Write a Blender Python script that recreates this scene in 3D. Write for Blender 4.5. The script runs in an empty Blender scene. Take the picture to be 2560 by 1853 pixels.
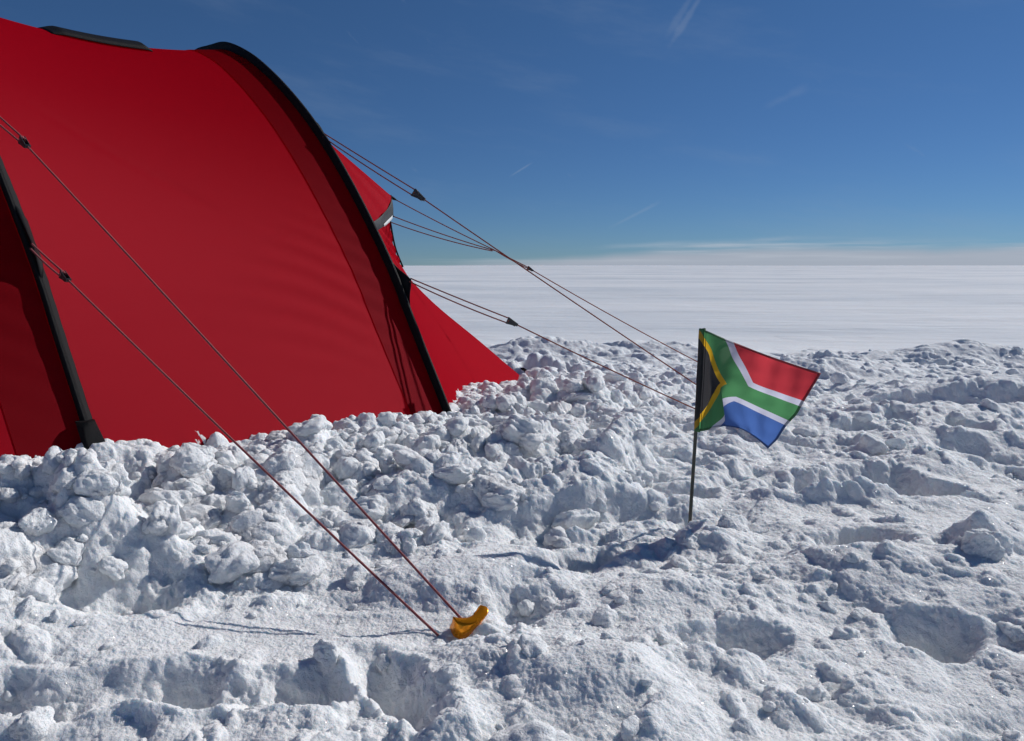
import bpy, bmesh, math
import numpy as np
from mathutils import Vector
PI = math.pi
R = math.radians
C = bpy.context.scene.collection
scn = bpy.context.scene

# ---------------------------------------------------------------- camera
cam_d = bpy.data.cameras.new("camera")
cam = bpy.data.objects.new("camera", cam_d)
C.objects.link(cam)
cam.location = (0, 0, 0.55)
cam.rotation_euler = (R(90 - 7.755), 0, 0)
cam_d.lens = 27.0
cam_d.sensor_width = 36.0
cam_d.clip_start = 0.02
cam_d.clip_end = 60000
scn.camera = cam

# ---------------------------------------------------------------- light
SUN_EL = R(35)
SUN_H = np.array([0.845, 0.535]); SUN_H = SUN_H / np.linalg.norm(SUN_H)
sun_dir = Vector((SUN_H[0] * math.cos(SUN_EL), SUN_H[1] * math.cos(SUN_EL), math.sin(SUN_EL)))
sd = bpy.data.lights.new("sun", 'SUN')
sd.energy = 3.8
sd.angle = R(0.53)
sd.color = (1.0, 0.965, 0.925)
so = bpy.data.objects.new("sun", sd)
C.objects.link(so)
so.rotation_euler = sun_dir.to_track_quat('Z', 'Y').to_euler()
so.location = (3, 2, 4)

W = bpy.data.worlds.new("World")
scn.world = W
W.use_nodes = True
nt = W.node_tree
nt.nodes.clear()
def wn(t, **k):
    n = nt.nodes.new(t)
    for a, b in k.items(): setattr(n, a, b)
    return n
L = nt.links.new
sky = wn('ShaderNodeTexSky', sky_type='NISHITA', sun_disc=False)
sky.sun_elevation = SUN_EL
sky.sun_rotation = math.atan2(SUN_H[0], SUN_H[1])
sky.altitude = 2800
sky.air_density = 1.0
sky.dust_density = 0.1
sky.ozone_density = 2.2
bg = wn('ShaderNodeBackground'); bg.inputs['Strength'].default_value = 0.058
out = wn('ShaderNodeOutputWorld')
geo = wn('ShaderNodeTexCoord')
sep = wn('ShaderNodeSeparateXYZ'); L(geo.outputs['Generated'], sep.inputs[0])
def math_(op, a, b=None, c=None, clamp=False):
    n = wn('ShaderNodeMath', operation=op, use_clamp=clamp)
    for i, v in enumerate((a, b, c)):
        if v is None: continue
        if isinstance(v, (int, float)): n.inputs[i].default_value = v
        else: L(v, n.inputs[i])
    return n.outputs[0]
def ramp(v, a, b, o0=0.0, o1=1.0, smooth=True):
    n = wn('ShaderNodeMapRange', interpolation_type='SMOOTHSTEP' if smooth else 'LINEAR')
    L(v, n.inputs[0]); n.inputs[1].default_value = a; n.inputs[2].default_value = b
    n.inputs[3].default_value = o0; n.inputs[4].default_value = o1
    return n.outputs[0]
def mixc(f, a, b):
    n = wn('ShaderNodeMix', data_type='RGBA')
    if isinstance(f, (int, float)): n.inputs[0].default_value = f
    else: L(f, n.inputs[0])
    for i, v in ((6, a), (7, b)):
        if isinstance(v, tuple): n.inputs[i].default_value = v
        else: L(v, n.inputs[i])
    return n.outputs[2]
z = sep.outputs['Z']
az = math_('ARCTAN2', sep.outputs['X'], sep.outputs['Y'])
# flattened cloud coordinates (azimuth, stretched elevation)
def cloudnoise(sx, sz, scale, detail=5, rough=0.55, off=0.0, shear=0.0):
    c = wn('ShaderNodeCombineXYZ')
    L(math_('MULTIPLY', az, sx), c.inputs[0])
    L(math_('ADD', math_('MULTIPLY', z, sz), math_('MULTIPLY', az, shear)), c.inputs[1])
    c.inputs[2].default_value = off
    n = wn('ShaderNodeTexNoise'); n.inputs['Scale'].default_value = scale
    n.inputs['Detail'].default_value = detail; n.inputs['Roughness'].default_value = rough
    L(c.outputs[0], n.inputs['Vector'])
    return n.outputs['Fac']
hsv = wn('ShaderNodeHueSaturation'); hsv.inputs['Saturation'].default_value = 1.0
hsv.inputs['Value'].default_value = 1.0
L(sky.outputs[0], hsv.inputs['Color'])
# faint high cirrus
ci = cloudnoise(1.6, 7.0, 2.2, 6, 0.6, 3.1, 1.1)
cim = math_('MULTIPLY', ramp(ci, 0.50, 0.80, 0.0, 0.16), ramp(z, 0.0, 0.12, 1.0, 0.75))
CLOUD_HI = (4.6, 5.8, 7.6, 1)
tint = wn('ShaderNodeMix', data_type='RGBA', blend_type='MULTIPLY'); tint.inputs[0].default_value = 1.0
L(hsv.outputs[0], tint.inputs[6]); L(mixc(ramp(z, 0.0, 0.45), (0.37, 0.57, 0.84, 1), (0.48, 0.76, 1.0, 1)), tint.inputs[7])
c1 = mixc(cim, tint.outputs[2], CLOUD_HI)
# short bright wisps
ci2 = cloudnoise(5.0, 9.0, 2.6, 5, 0.62, 9.4, 6.0)
c1 = mixc(ramp(ci2, 0.66, 0.80, 0.0, 0.14), c1, CLOUD_HI)
# a few single wisps, each a soft stroke between two sky directions (azimuth, elevation sine)
def stroke(src, a0, z0, a1, z1, w, amt):
    dx, dz = a1 - a0, z1 - z0; ln = math.hypot(dx, dz)
    u_ = math_('ADD', math_('MULTIPLY', math_('SUBTRACT', az, a0), dx / ln ** 2), math_('MULTIPLY', math_('SUBTRACT', z, z0), dz / ln ** 2))
    v_ = math_('ABSOLUTE', math_('ADD', math_('MULTIPLY', math_('SUBTRACT', az, a0), -dz / ln), math_('MULTIPLY', math_('SUBTRACT', z, z0), dx / ln)))
    v_ = math_('ADD', v_, math_('MULTIPLY', math_('SUBTRACT', ci2, 0.5), w * 2.2))
    m_ = math_('MULTIPLY', ramp(v_, 0.0, w, amt, 0.0), math_('MULTIPLY', ramp(u_, 0.0, 0.3), ramp(u_, 0.6, 1.0, 1.0, 0.0)))
    return mixc(m_, src, (7.0, 7.8, 9.0, 1))
c1 = stroke(c1, 0.236, 0.315, 0.188, 0.250, 0.0048, 0.10)
c1 = stroke(c1, 0.222, 0.312, 0.186, 0.262, 0.0050, 0.07)
c1 = stroke(c1, 0.028, 0.130, -0.006, 0.110, 0.0018, 0.13)
c1 = stroke(c1, 0.192, 0.082, 0.118, 0.045, 0.0030, 0.09)
c1 = stroke(c1, 0.360, 0.206, 0.300, 0.182, 0.0080, 0.06)
c1 = stroke(c1, 0.380, 0.036, 0.150, 0.018, 0.0040, 0.20)
# low bank of fog and bright streaks on the horizon
edge = cloudnoise(2.2, 0.0, 1.6, 4, 0.5, 1.7)
top = ramp(edge, 0.3, 0.7, 0.005, 0.014)
top = math_('ADD', top, ramp(az, -0.25, 0.35, -0.008, 0.010))
d_ = math_('SUBTRACT', z, top)
bank = ramp(d_, -0.010, 0.004, 1.0, 0.0)
c2 = mixc(math_('MULTIPLY', bank, 0.9), c1, (6.3, 6.9, 8.2, 1))
st = cloudnoise(1.6, 38.0, 1.7, 5, 0.6, 5.0)
stm = math_('MULTIPLY', ramp(st, 0.45, 0.68, 0.0, 0.7),
            math_('MULTIPLY', ramp(z, 0.002, 0.012, 0.0, 1.0), ramp(d_, 0.0, 0.014, 1.0, 0.0)))
c3 = mixc(stm, c2, (8.0, 8.8, 10.0, 1))
L(c3, bg.inputs['Color'])
L(bg.outputs[0], out.inputs[0])

scn.view_settings.view_transform = 'Standard'
scn.view_settings.look = 'None'
scn.view_settings.exposure = 0.06
scn.view_settings.gamma = 1.0
scn.cycles.max_bounces = 8
scn.cycles.diffuse_bounces = 4
scn.cycles.use_adaptive_sampling = True
scn.cycles.adaptive_threshold = 0.015
scn.cycles.use_denoising = True

# ---------------------------------------------------------------- materials
def new_mat(name):
    m = bpy.data.materials.new(name); m.use_nodes = True
    t = m.node_tree
    b = t.nodes['Principled BSDF']
    return m, t, b
def N(t, typ, **k):
    n = t.nodes.new(typ)
    for a, b in k.items():
        if a.startswith('i_'): n.inputs[a[2:].replace('_', ' ')].default_value = b
        else: setattr(n, a, b)
    return n
def lk(t, a, b): t.links.new(a, b)

def snow_material(name, scale=1.0, far=False, sss=0.65):
    m, t, b = new_mat(name)
    tc = N(t, 'ShaderNodeTexCoord')
    b.inputs['Base Color'].default_value = (0.87, 0.88, 0.89, 1)
    b.inputs['Roughness'].default_value = 0.75
    b.inputs['Specular IOR Level'].default_value = 0.06
    if far:
        n0 = N(t, 'ShaderNodeTexNoise'); n0.inputs['Scale'].default_value = 0.05; n0.inputs['Detail'].default_value = 6
        mp = N(t, 'ShaderNodeMapping'); mp.inputs['Scale'].default_value = (1, 2.2, 1)
        lk(t, tc.outputs['Object'], mp.inputs[0]); lk(t, mp.outputs[0], n0.inputs['Vector'])
        cr = N(t, 'ShaderNodeMapRange'); cr.inputs[1].default_value = .3; cr.inputs[2].default_value = .7
        cr.inputs[3].default_value = 0; cr.inputs[4].default_value = 1
        lk(t, n0.outputs['Fac'], cr.inputs[0])
        mx = N(t, 'ShaderNodeMix', data_type='RGBA')
        lk(t, cr.outputs[0], mx.inputs[0])
        mx.inputs[6].default_value = (0.74, 0.78, 0.84, 1); mx.inputs[7].default_value = (0.88, 0.90, 0.92, 1)
        lk(t, mx.outputs[2], b.inputs['Base Color'])
        return m
    wn_ = N(t, 'ShaderNodeTexNoise'); wn_.inputs['Scale'].default_value = 1.0; wn_.inputs['Detail'].default_value = 5; wn_.inputs['Roughness'].default_value = 0.6
    wm = N(t, 'ShaderNodeMapping'); wm.inputs['Scale'].default_value = (0.055, 0.15, 0.3); wm.inputs['Rotation'].default_value = (0, 0, R(7))
    lk(t, tc.outputs['Object'], wm.inputs[0]); lk(t, wm.outputs[0], wn_.inputs['Vector'])
    wr = N(t, 'ShaderNodeMapRange'); wr.inputs[1].default_value = 0.36; wr.inputs[2].default_value = 0.56
    lk(t, wn_.outputs['Fac'], wr.inputs[0])
    wx_ = N(t, 'ShaderNodeMix', data_type='RGBA'); lk(t, wr.outputs[0], wx_.inputs[0])
    wx_.inputs[6].default_value = (0.82, 0.845, 0.865, 1); wx_.inputs[7].default_value = (0.865, 0.88, 0.885, 1)
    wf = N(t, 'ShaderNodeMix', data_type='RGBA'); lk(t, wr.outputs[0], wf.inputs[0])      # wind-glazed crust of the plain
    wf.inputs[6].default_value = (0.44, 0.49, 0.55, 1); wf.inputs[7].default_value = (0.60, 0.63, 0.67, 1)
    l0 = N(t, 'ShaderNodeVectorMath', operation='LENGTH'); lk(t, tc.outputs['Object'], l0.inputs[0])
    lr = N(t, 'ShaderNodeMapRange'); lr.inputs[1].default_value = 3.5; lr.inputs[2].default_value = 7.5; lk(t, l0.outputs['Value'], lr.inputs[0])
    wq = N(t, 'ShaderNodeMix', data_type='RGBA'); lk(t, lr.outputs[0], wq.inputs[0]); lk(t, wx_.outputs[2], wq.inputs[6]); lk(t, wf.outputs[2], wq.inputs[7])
    lk(t, wq.outputs[2], b.inputs['Base Color'])
    b.subsurface_method = 'RANDOM_WALK'
    b.inputs['Subsurface Weight'].default_value = sss
    b.inputs['Subsurface Radius'].default_value = (0.70, 0.88, 1.0)
    b.inputs['Subsurface Scale'].default_value = 0.012
    # grains
    g1 = N(t, 'ShaderNodeTexNoise'); g1.inputs['Scale'].default_value = 420; g1.inputs['Detail'].default_value = 3
    g1.inputs['Roughness'].default_value = 0.7
    g2 = N(t, 'ShaderNodeTexNoise'); g2.inputs['Scale'].default_value = 95; g2.inputs['Detail'].default_value = 4
    g2.inputs['Roughness'].default_value = 0.65
    for g in (g1, g2): lk(t, tc.outputs['Object'], g.inputs['Vector'])
    b1 = N(t, 'ShaderNodeBump'); b1.inputs['Strength'].default_value = 1.0; b1.inputs['Distance'].default_value = 0.0022
    ln = N(t, 'ShaderNodeVectorMath', operation='LENGTH'); lk(t, tc.outputs['Object'], ln.inputs[0])
    fd = N(t, 'ShaderNodeMapRange'); fd.inputs[1].default_value = 2.5; fd.inputs[2].default_value = 8.0
    fd.inputs[3].default_value = 1.0; fd.inputs[4].default_value = 0.0; lk(t, ln.outputs['Value'], fd.inputs[0])
    b2 = N(t, 'ShaderNodeBump'); b2.inputs['Strength'].default_value = 1.0; lk(t, fd.outputs[0], b2.inputs['Strength']); lk(t, fd.outputs[0], b1.inputs['Strength']); b2.inputs['Distance'].default_value = 0.0075
    lk(t, g1.outputs['Fac'], b1.inputs['Height']); lk(t, g2.outputs['Fac'], b2.inputs['Height'])
    lk(t, b2.outputs[0], b1.inputs['Normal'])
    # wind ripples and sastrugi on the open plain
    sn = N(t, 'ShaderNodeTexNoise'); sn.inputs['Scale'].default_value = 1.0; sn.inputs['Detail'].default_value = 6; sn.inputs['Roughness'].default_value = 0.62
    sm = N(t, 'ShaderNodeMapping'); sm.inputs['Scale'].default_value = (0.30, 1.1, 1); sm.inputs['Rotation'].default_value = (0, 0, R(-8))
    lk(t, tc.outputs['Object'], sm.inputs[0]); lk(t, sm.outputs[0], sn.inputs['Vector'])
    b3 = N(t, 'ShaderNodeBump'); b3.inputs['Distance'].default_value = 0.12
    fi = N(t, 'ShaderNodeMath', operation='SUBTRACT'); fi.inputs[0].default_value = 1.0; lk(t, fd.outputs[0], fi.inputs[1]); lk(t, fi.outputs[0], b3.inputs['Strength'])
    lk(t, sn.outputs['Fac'], b3.inputs['Height']); lk(t, b3.outputs[0], b2.inputs['Normal'])
    lk(t, b1.outputs[0], b.inputs['Normal'])
    # ice crystals that glint: a sparse set of tiny tilted mirror facets
    vo = N(t, 'ShaderNodeTexVoronoi'); vo.inputs['Scale'].default_value = 900
    lk(t, tc.outputs['Object'], vo.inputs['Vector'])
    vs = N(t, 'ShaderNodeVectorMath', operation='SUBTRACT'); vs.inputs[1].default_value = (0.5, 0.5, 0.5)
    lk(t, vo.outputs['Color'], vs.inputs[0])
    sc_ = N(t, 'ShaderNodeVectorMath', operation='SCALE'); sc_.inputs['Scale'].default_value = 1.7
    lk(t, vs.outputs[0], sc_.inputs[0])
    gm = N(t, 'ShaderNodeNewGeometry')
    ad = N(t, 'ShaderNodeVectorMath', operation='ADD')
    lk(t, gm.outputs['Normal'], ad.inputs[0]); lk(t, sc_.outputs[0], ad.inputs[1])
    no = N(t, 'ShaderNodeVectorMath', operation='NORMALIZE'); lk(t, ad.outputs[0], no.inputs[0])
    gl = N(t, 'ShaderNodeBsdfGlossy'); gl.inputs['Roughness'].default_value = 0.2
    lk(t, no.outputs[0], gl.inputs['Normal'])
    sp = N(t, 'ShaderNodeSeparateColor'); lk(t, vo.outputs['Color'], sp.inputs[0])
    th = N(t, 'ShaderNodeMath', operation='GREATER_THAN'); th.inputs[1].default_value = 0.90
    vd = N(t, 'ShaderNodeMath', operation='LESS_THAN'); vd.inputs[1].default_value = 0.42
    lk(t, vo.outputs['Distance'], vd.inputs[0])
    fr = N(t, 'ShaderNodeMath', operation='FRACT'); ml = N(t, 'ShaderNodeMath', operation='MULTIPLY'); ml.inputs[1].default_value = 37.7
    lk(t, sp.outputs[0], ml.inputs[0]); lk(t, ml.outputs[0], fr.inputs[0]); lk(t, fr.outputs[0], th.inputs[0])
    mm = N(t, 'ShaderNodeMath', operation='MULTIPLY'); lk(t, th.outputs[0], mm.inputs[0]); lk(t, vd.outputs[0], mm.inputs[1])
    m2 = N(t, 'ShaderNodeMath', operation='MULTIPLY'); m2.inputs[1].default_value = 0.10; lk(t, mm.outputs[0], m2.inputs[0])
    ms = N(t, 'ShaderNodeMixShader')
    lk(t, m2.outputs[0], ms.inputs[0]); lk(t, b.outputs[0], ms.inputs[1]); lk(t, gl.outputs[0], ms.inputs[2])
    o = t.nodes['Material Output']; lk(t, ms.outputs[0], o.inputs[0])
    return m
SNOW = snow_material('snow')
SNOW_LUMP = snow_material('snow_lump', sss=0.35)

def fabric_material(name, col, trans, tfac=0.35, rough=0.5, weave=0.0004, wrinkle=0.0, spec=0.35, sheen=0.0, wscale=1500):
    m, t, b = new_mat(name)
    b.inputs['Base Color'].default_value = (*col, 1)
    b.inputs['Roughness'].default_value = rough
    b.inputs['Specular IOR Level'].default_value = spec
    b.inputs['Sheen Weight'].default_value = sheen
    if col[0] > 5 * col[1]: b.inputs['Specular Tint'].default_value = (1.0, 0.10, 0.16, 1)
    b.inputs['Sheen Roughness'].default_value = 0.4
    tc = N(t, 'ShaderNodeTexCoord')
    uv = tc.outputs['UV']
    mp = N(t, 'ShaderNodeMapping'); lk(t, uv, mp.inputs[0])
    w1 = N(t, 'ShaderNodeTexWave', bands_direction='X'); w1.inputs['Scale'].default_value = wscale * .1
    w2 = N(t, 'ShaderNodeTexWave', bands_direction='Y'); w2.inputs['Scale'].default_value = wscale * .1
    for w in (w1, w2): w.inputs['Distortion'].default_value = 0.6; lk(t, mp.outputs[0], w.inputs['Vector'])
    mu = N(t, 'ShaderNodeMath', operation='ADD'); lk(t, w1.outputs['Fac'], mu.inputs[0]); lk(t, w2.outputs['Fac'], mu.inputs[1])
    bp = N(t, 'ShaderNodeBump'); bp.inputs['Distance'].default_value = weave; bp.inputs['Strength'].default_value = .6
    lk(t, mu.outputs[0], bp.inputs['Height'])
    last = bp
    n = N(t, 'ShaderNodeTexNoise'); n.inputs['Scale'].default_value = 2.0; n.inputs['Detail'].default_value = 3
    mp2 = N(t, 'ShaderNodeMapping'); mp2.inputs['Scale'].default_value = (1.0, 5.0, 1); mp2.inputs['Rotation'].default_value = (0, 0, R(25))
    lk(t, uv, mp2.inputs[0]); lk(t, mp2.outputs[0], n.inputs['Vector'])
    b2 = N(t, 'ShaderNodeBump'); b2.inputs['Distance'].default_value = wrinkle; b2.inputs['Strength'].default_value = 1
    lk(t, n.outputs['Fac'], b2.inputs['Height']); lk(t, bp.outputs[0], b2.inputs['Normal'])
    lk(t, b2.outputs[0], b.inputs['Normal'])
    src = b.outputs[0]
    if col[0] > 5 * col[1]:       # coated red nylon: its sheen keeps the colour of the cloth
        b.inputs['Specular IOR Level'].default_value = 0.0
        gy = N(t, 'ShaderNodeBsdfGlossy'); gy.inputs['Roughness'].default_value = rough + 0.04
        gy.inputs['Color'].default_value = (0.90, 0.15, 0.20, 1); lk(t, b2.outputs[0], gy.inputs['Normal'])
        mg = N(t, 'ShaderNodeMixShader'); mg.inputs[0].default_value = spec
        lk(t, b.outputs[0], mg.inputs[1]); lk(t, gy.outputs[0], mg.inputs[2]); src = mg.outputs[0]
    if tfac > 0:
        tr = N(t, 'ShaderNodeBsdfTranslucent'); tr.inputs['Color'].default_value = (*trans, 1)
        ms = N(t, 'ShaderNodeMixShader'); ms.inputs[0].default_value = tfac
        lk(t, src, ms.inputs[1]); lk(t, tr.outputs[0], ms.inputs[2])
        lk(t, ms.outputs[0], t.nodes['Material Output'].inputs[0])
    return m
TENT_RED = fabric_material('tent_red', (0.29, 0.0008, 0.009), (0.85, 0.002, 0.014), 0.38, rough=0.42, wrinkle=0.0, spec=0.055, wscale=1500, weave=0.0003)
TENT_SHADE = fabric_material('tent_red_shade', (0.15, 0.0004, 0.003), (0.6, 0.001, 0.005), 0.30, rough=0.45, wrinkle=0.0, spec=0.04, wscale=1500, weave=0.0003)  # tent red darkened to stand in for shade beside the sleeves
BLACK_FAB = fabric_material('black_fabric', (0.009, 0.009, 0.010), (0, 0, 0), 0, rough=0.55, spec=0.12)
SLEEVE = fabric_material('sleeve_fabric', (0.008, 0.008, 0.009), (0, 0, 0), 0, rough=0.5, spec=0.12)
TRIM_GREY = fabric_material('trim_grey', (0.016, 0.017, 0.019), (0, 0, 0), 0, rough=0.6)

def plain(name, col, rough=0.5, metallic=0.0, spec=0.5, noise=0.0):
    m, t, b = new_mat(name)
    b.inputs['Base Color'].default_value = (*col, 1); b.inputs['Roughness'].default_value = rough
    b.inputs['Metallic'].default_value = metallic; b.inputs['Specular IOR Level'].default_value = spec
    tc = N(t, 'ShaderNodeTexCoord'); n = N(t, 'ShaderNodeTexNoise'); n.inputs['Scale'].default_value = 60
    n.inputs['Detail'].default_value = 5
    lk(t, tc.outputs['Object'], n.inputs['Vector'])
    mr = N(t, 'ShaderNodeMapRange'); mr.inputs[3].default_value = max(0.05, rough - .12); mr.inputs[4].default_value = rough + .15
    lk(t, n.outputs['Fac'], mr.inputs[0]); lk(t, mr.outputs[0], b.inputs['Roughness'])
    return m
PLASTIC = plain('black_plastic', (0.02, 0.02, 0.022), 0.35)
STICK = plain('black_stick', (0.022, 0.026, 0.018), 0.35)
YELLOW = plain('yellow_anodised', (0.80, 0.27, 0.004), 0.24, metallic=0.6)
LABEL = plain('pale_label', (0.55, 0.57, 0.58), 0.5)

def cord_material(name, dark, light, amt):
    m, t, b = new_mat(name)
    tc = N(t, 'ShaderNodeTexCoord'); s = N(t, 'ShaderNodeSeparateXYZ'); lk(t, tc.outputs['UV'], s.inputs[0])
    def M(op, a, c, e=None):
        n = N(t, 'ShaderNodeMath', operation=op)
        for i, v in enumerate((a, c, e)):
            if v is None: continue
            if isinstance(v, (int, float)): n.inputs[i].default_value = v
            else: lk(t, v, n.inputs[i])
        return n.outputs[0]
    # u: around (0..1), v: along in metres
    k = 2 * PI / 0.0052
    a1 = M('SINE', M('ADD', M('MULTIPLY', s.outputs[0], 2 * PI * 3), M('MULTIPLY', s.outputs[1], k)), 0)
    a2 = M('SINE', M('SUBTRACT', M('MULTIPLY', s.outputs[0], 2 * PI * 3), M('MULTIPLY', s.outputs[1], k)), 0)
    pr = M('MULTIPLY', a1, a2)
    mask = M('GREATER_THAN', pr, amt)
    mx = N(t, 'ShaderNodeMix', data_type='RGBA'); lk(t, mask, mx.inputs[0])
    mx.inputs[6].default_value = (*dark, 1); mx.inputs[7].default_value = (*light, 1)
    lk(t, mx.outputs[2], b.inputs['Base Color'])
    b.inputs['Roughness'].default_value = 0.75
    bp = N(t, 'ShaderNodeBump'); bp.inputs['Distance'].default_value = 0.0006
    lk(t, pr, bp.inputs['Height']); lk(t, bp.outputs[0], b.inputs['Normal'])
    return m
CORD = cord_material('braided_cord', (0.19, 0.006, 0.018), (0.60, 0.34, 0.32), 0.60)
CORD_FAR = cord_material('braided_cord_orange', (0.22, 0.025, 0.02), (0.50, 0.20, 0.12), 0.45)

# ---------------------------------------------------------------- mesh helpers
def obj(name, me, m, parent=None, smooth=True):
    o = bpy.data.objects.new(name, me); C.objects.link(o)
    if m: me.materials.append(m)
    if smooth: me.polygons.foreach_set('use_smooth', [True] * len(me.polygons))
    if parent: o.parent = parent; o.matrix_parent_inverse = parent.matrix_world.inverted()
    return o
def tag(o, label=None, cat=None, group=None, kind=None):
    if label: o['label'] = label
    if cat: o['category'] = cat
    if group: o['group'] = group
    if kind: o['kind'] = kind
    return o
def empty(name, loc):
    o = bpy.data.objects.new(name, None); C.objects.link(o); o.location = loc
    o.empty_display_size = 0.05
    bpy.context.view_layer.update()
    return o
def big_mesh(name, V, F):
    """V (n,3) float, F (m,4) or (m,3) int -> mesh through foreach_set."""
    me = bpy.data.meshes.new(name)
    k = F.shape[1]
    me.vertices.add(len(V)); me.vertices.foreach_set('co', V.astype(np.float32).ravel())
    me.loops.add(F.size); me.loops.foreach_set('vertex_index', F.astype(np.int32).ravel())
    me.polygons.add(len(F)); me.polygons.foreach_set('loop_start', np.arange(0, F.size, k, dtype=np.int32))
    me.update(calc_edges=True)
    return me
def grid_faces(nr, nc, wrap=False):
    i = np.arange(nr - 1)[:, None]; j = np.arange(nc if wrap else nc - 1)[None, :]
    a = i * nc + j; b = i * nc + (j + 1) % nc
    return np.stack([a, b, b + nc, a + nc], -1).reshape(-1, 4)
def set_uv(me, uv):
    l = me.uv_layers.new(name='UVMap')
    vi = np.zeros(len(me.loops), dtype=np.int32); me.loops.foreach_get('vertex_index', vi)
    l.data.foreach_set('uv', uv[vi].astype(np.float32).ravel())
def sheet(name, P, m, parent=None, thick=0.0, uv=None):
    """P: (nr,nc,3) array of points -> a smooth sheet, optional thickness."""
    nr, nc = P.shape[:2]
    me = big_mesh(name, P.reshape(-1, 3), grid_faces(nr, nc))
    if uv is None:
        du = np.r_[0, np.cumsum(np.linalg.norm(np.diff(P[nr // 2], axis=0), axis=1))]
        dv = np.r_[0, np.cumsum(np.linalg.norm(np.diff(P[:, nc // 2], axis=0), axis=1))]
        uv = np.stack(np.meshgrid(du, dv), -1)
    set_uv(me, uv.reshape(-1, 2))
    o = obj(name, me, m, parent)
    if thick:
        s = o.modifiers.new('thickness', 'SOLIDIFY'); s.thickness = thick; s.offset = 0
    return o
def catmull(P, n):
    P = np.asarray(P, float)
    t = np.linspace(0, len(P) - 1, n); i = np.clip(t.astype(int), 0, len(P) - 2); f = (t - i)[:, None]
    Q = np.vstack([2 * P[:1] - P[1:2], P, 2 * P[-1:] - P[-2:-1]])
    a, b, c, d = Q[i], Q[i + 1], Q[i + 2], Q[i + 3]
    return 0.5 * (2 * b + (c - a) * f + (2 * a - 5 * b + 4 * c - d) * f ** 2 + (3 * b - a - 3 * c + d) * f ** 3)
def sweep(path, ru, rv=None, ref=(0, 0, 1), n=12, sect=None, cap=True):
    """tube along path; ru: half size sideways, rv: half size along ref. returns V,F,uv."""
    path = np.asarray(path, float); k = len(path)
    ru = np.broadcast_to(np.asarray(ru, float), (k,)); rv = ru if rv is None else np.broadcast_to(np.asarray(rv, float), (k,))
    T = np.gradient(path, axis=0); T /= np.linalg.norm(T, axis=1)[:, None]
    ref = np.asarray(ref, float)
    if ref.ndim == 1: ref = np.tile(ref, (k, 1))
    Uv = np.cross(T, ref); Uv /= np.linalg.norm(Uv, axis=1)[:, None] + 1e-9
    Nv = np.cross(Uv, T)
    th = np.linspace(0, 2 * PI, n, endpoint=False)
    S = np.stack([np.cos(th), np.sin(th)], -1) if sect is None else np.asarray(sect, float); n = len(S)
    V = path[:, None] + Uv[:, None] * (S[None, :, 0:1] * ru[:, None, None]) + Nv[:, None] * (S[None, :, 1:2] * rv[:, None, None])
    F = grid_faces(k, n, True)
    s = np.r_[0, np.cumsum(np.linalg.norm(np.diff(path, axis=0), axis=1))]
    return V.reshape(-1, 3), F, s, k, n
def tube(name, path, ru, m, parent=None, rv=None, ref=(0, 0, 1), n=12, sect=None):
    V, F, s, k, n = sweep(path, ru, rv, ref, n, sect)
    me = bpy.data.meshes.new(name)
    faces = F.tolist() + [list(range(n))[::-1], list(range((k - 1) * n, k * n))]
    me.from_pydata(V.tolist(), [], faces)
    l = me.uv_layers.new(name='UVMap')
    for p in me.polygons:
        vi = [me.loops[li].vertex_index for li in p.loop_indices]
        js = [v % n for v in vi]
        for li, v, j in zip(p.loop_indices, vi, js):
            jj = j
            if len(vi) == 4 and j == 0 and max(js) == n - 1: jj = n
            l.data[li].uv = (jj / n, s[v // n])
    return obj(name, me, m, parent)
def box_bm(bm, c, ax, hs):
    vs = []
    for sx in (-1, 1):
        for sy in (-1, 1):
            for sz in (-1, 1):
                vs.append(bm.verts.new(Vector(c) + ax[0] * sx * hs[0] + ax[1] * sy * hs[1] + ax[2] * sz * hs[2]))
    for f in ((0, 1, 3, 2), (4, 6, 7, 5), (0, 4, 5, 1), (2, 3, 7, 6), (0, 2, 6, 4), (1, 5, 7, 3)):
        bm.faces.new([vs[i] for i in f])

# ---------------------------------------------------------------- noise (numpy)
def _h(ix, iy, seed):
    h = (ix.astype(np.int64) * 374761393 + iy.astype(np.int64) * 668265263 + seed * 1442695041) & 0xffffffff
    h = ((h ^ (h >> 13)) * 1274126177) & 0xffffffff
    h = ((h ^ (h >> 16)) * 2246822519) & 0xffffffff
    return ((h ^ (h >> 15)) & 0xffffff).astype(np.float32) / np.float32(0xffffff)
def gnoise(x, y, seed):
    ix = np.floor(x); iy = np.floor(y); fx = (x - ix).astype(np.float32); fy = (y - iy).astype(np.float32)
    ix = ix.astype(np.int64); iy = iy.astype(np.int64)
    ux = fx * fx * fx * (fx * (fx * 6 - 15) + 10); uy = fy * fy * fy * (fy * (fy * 6 - 15) + 10)
    def g(a, b, dx, dy):
        an = _h(ix + a, iy + b, seed) * np.float32(2 * PI)
        return np.cos(an) * dx + np.sin(an) * dy
    n00 = g(0, 0, fx, fy); n10 = g(1, 0, fx - 1, fy); n01 = g(0, 1, fx, fy - 1); n11 = g(1, 1, fx - 1, fy - 1)
    a = n00 + (n10 - n00) * ux; b = n01 + (n11 - n01) * ux
    return (a + (b - a) * uy) * 1.5
def fbm(x, y, seed, octs=4, gain=0.5, ridged=False):
    s = 0; a = 1.0; t = 0
    for o in range(octs):
        n = gnoise(x * 2 ** o + 17.3 * o, y * 2 ** o - 9.1 * o, seed + o)
        s = s + a * (1 - 2 * np.abs(n) if ridged else n); t += a; a *= gain
    return s / t
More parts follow.
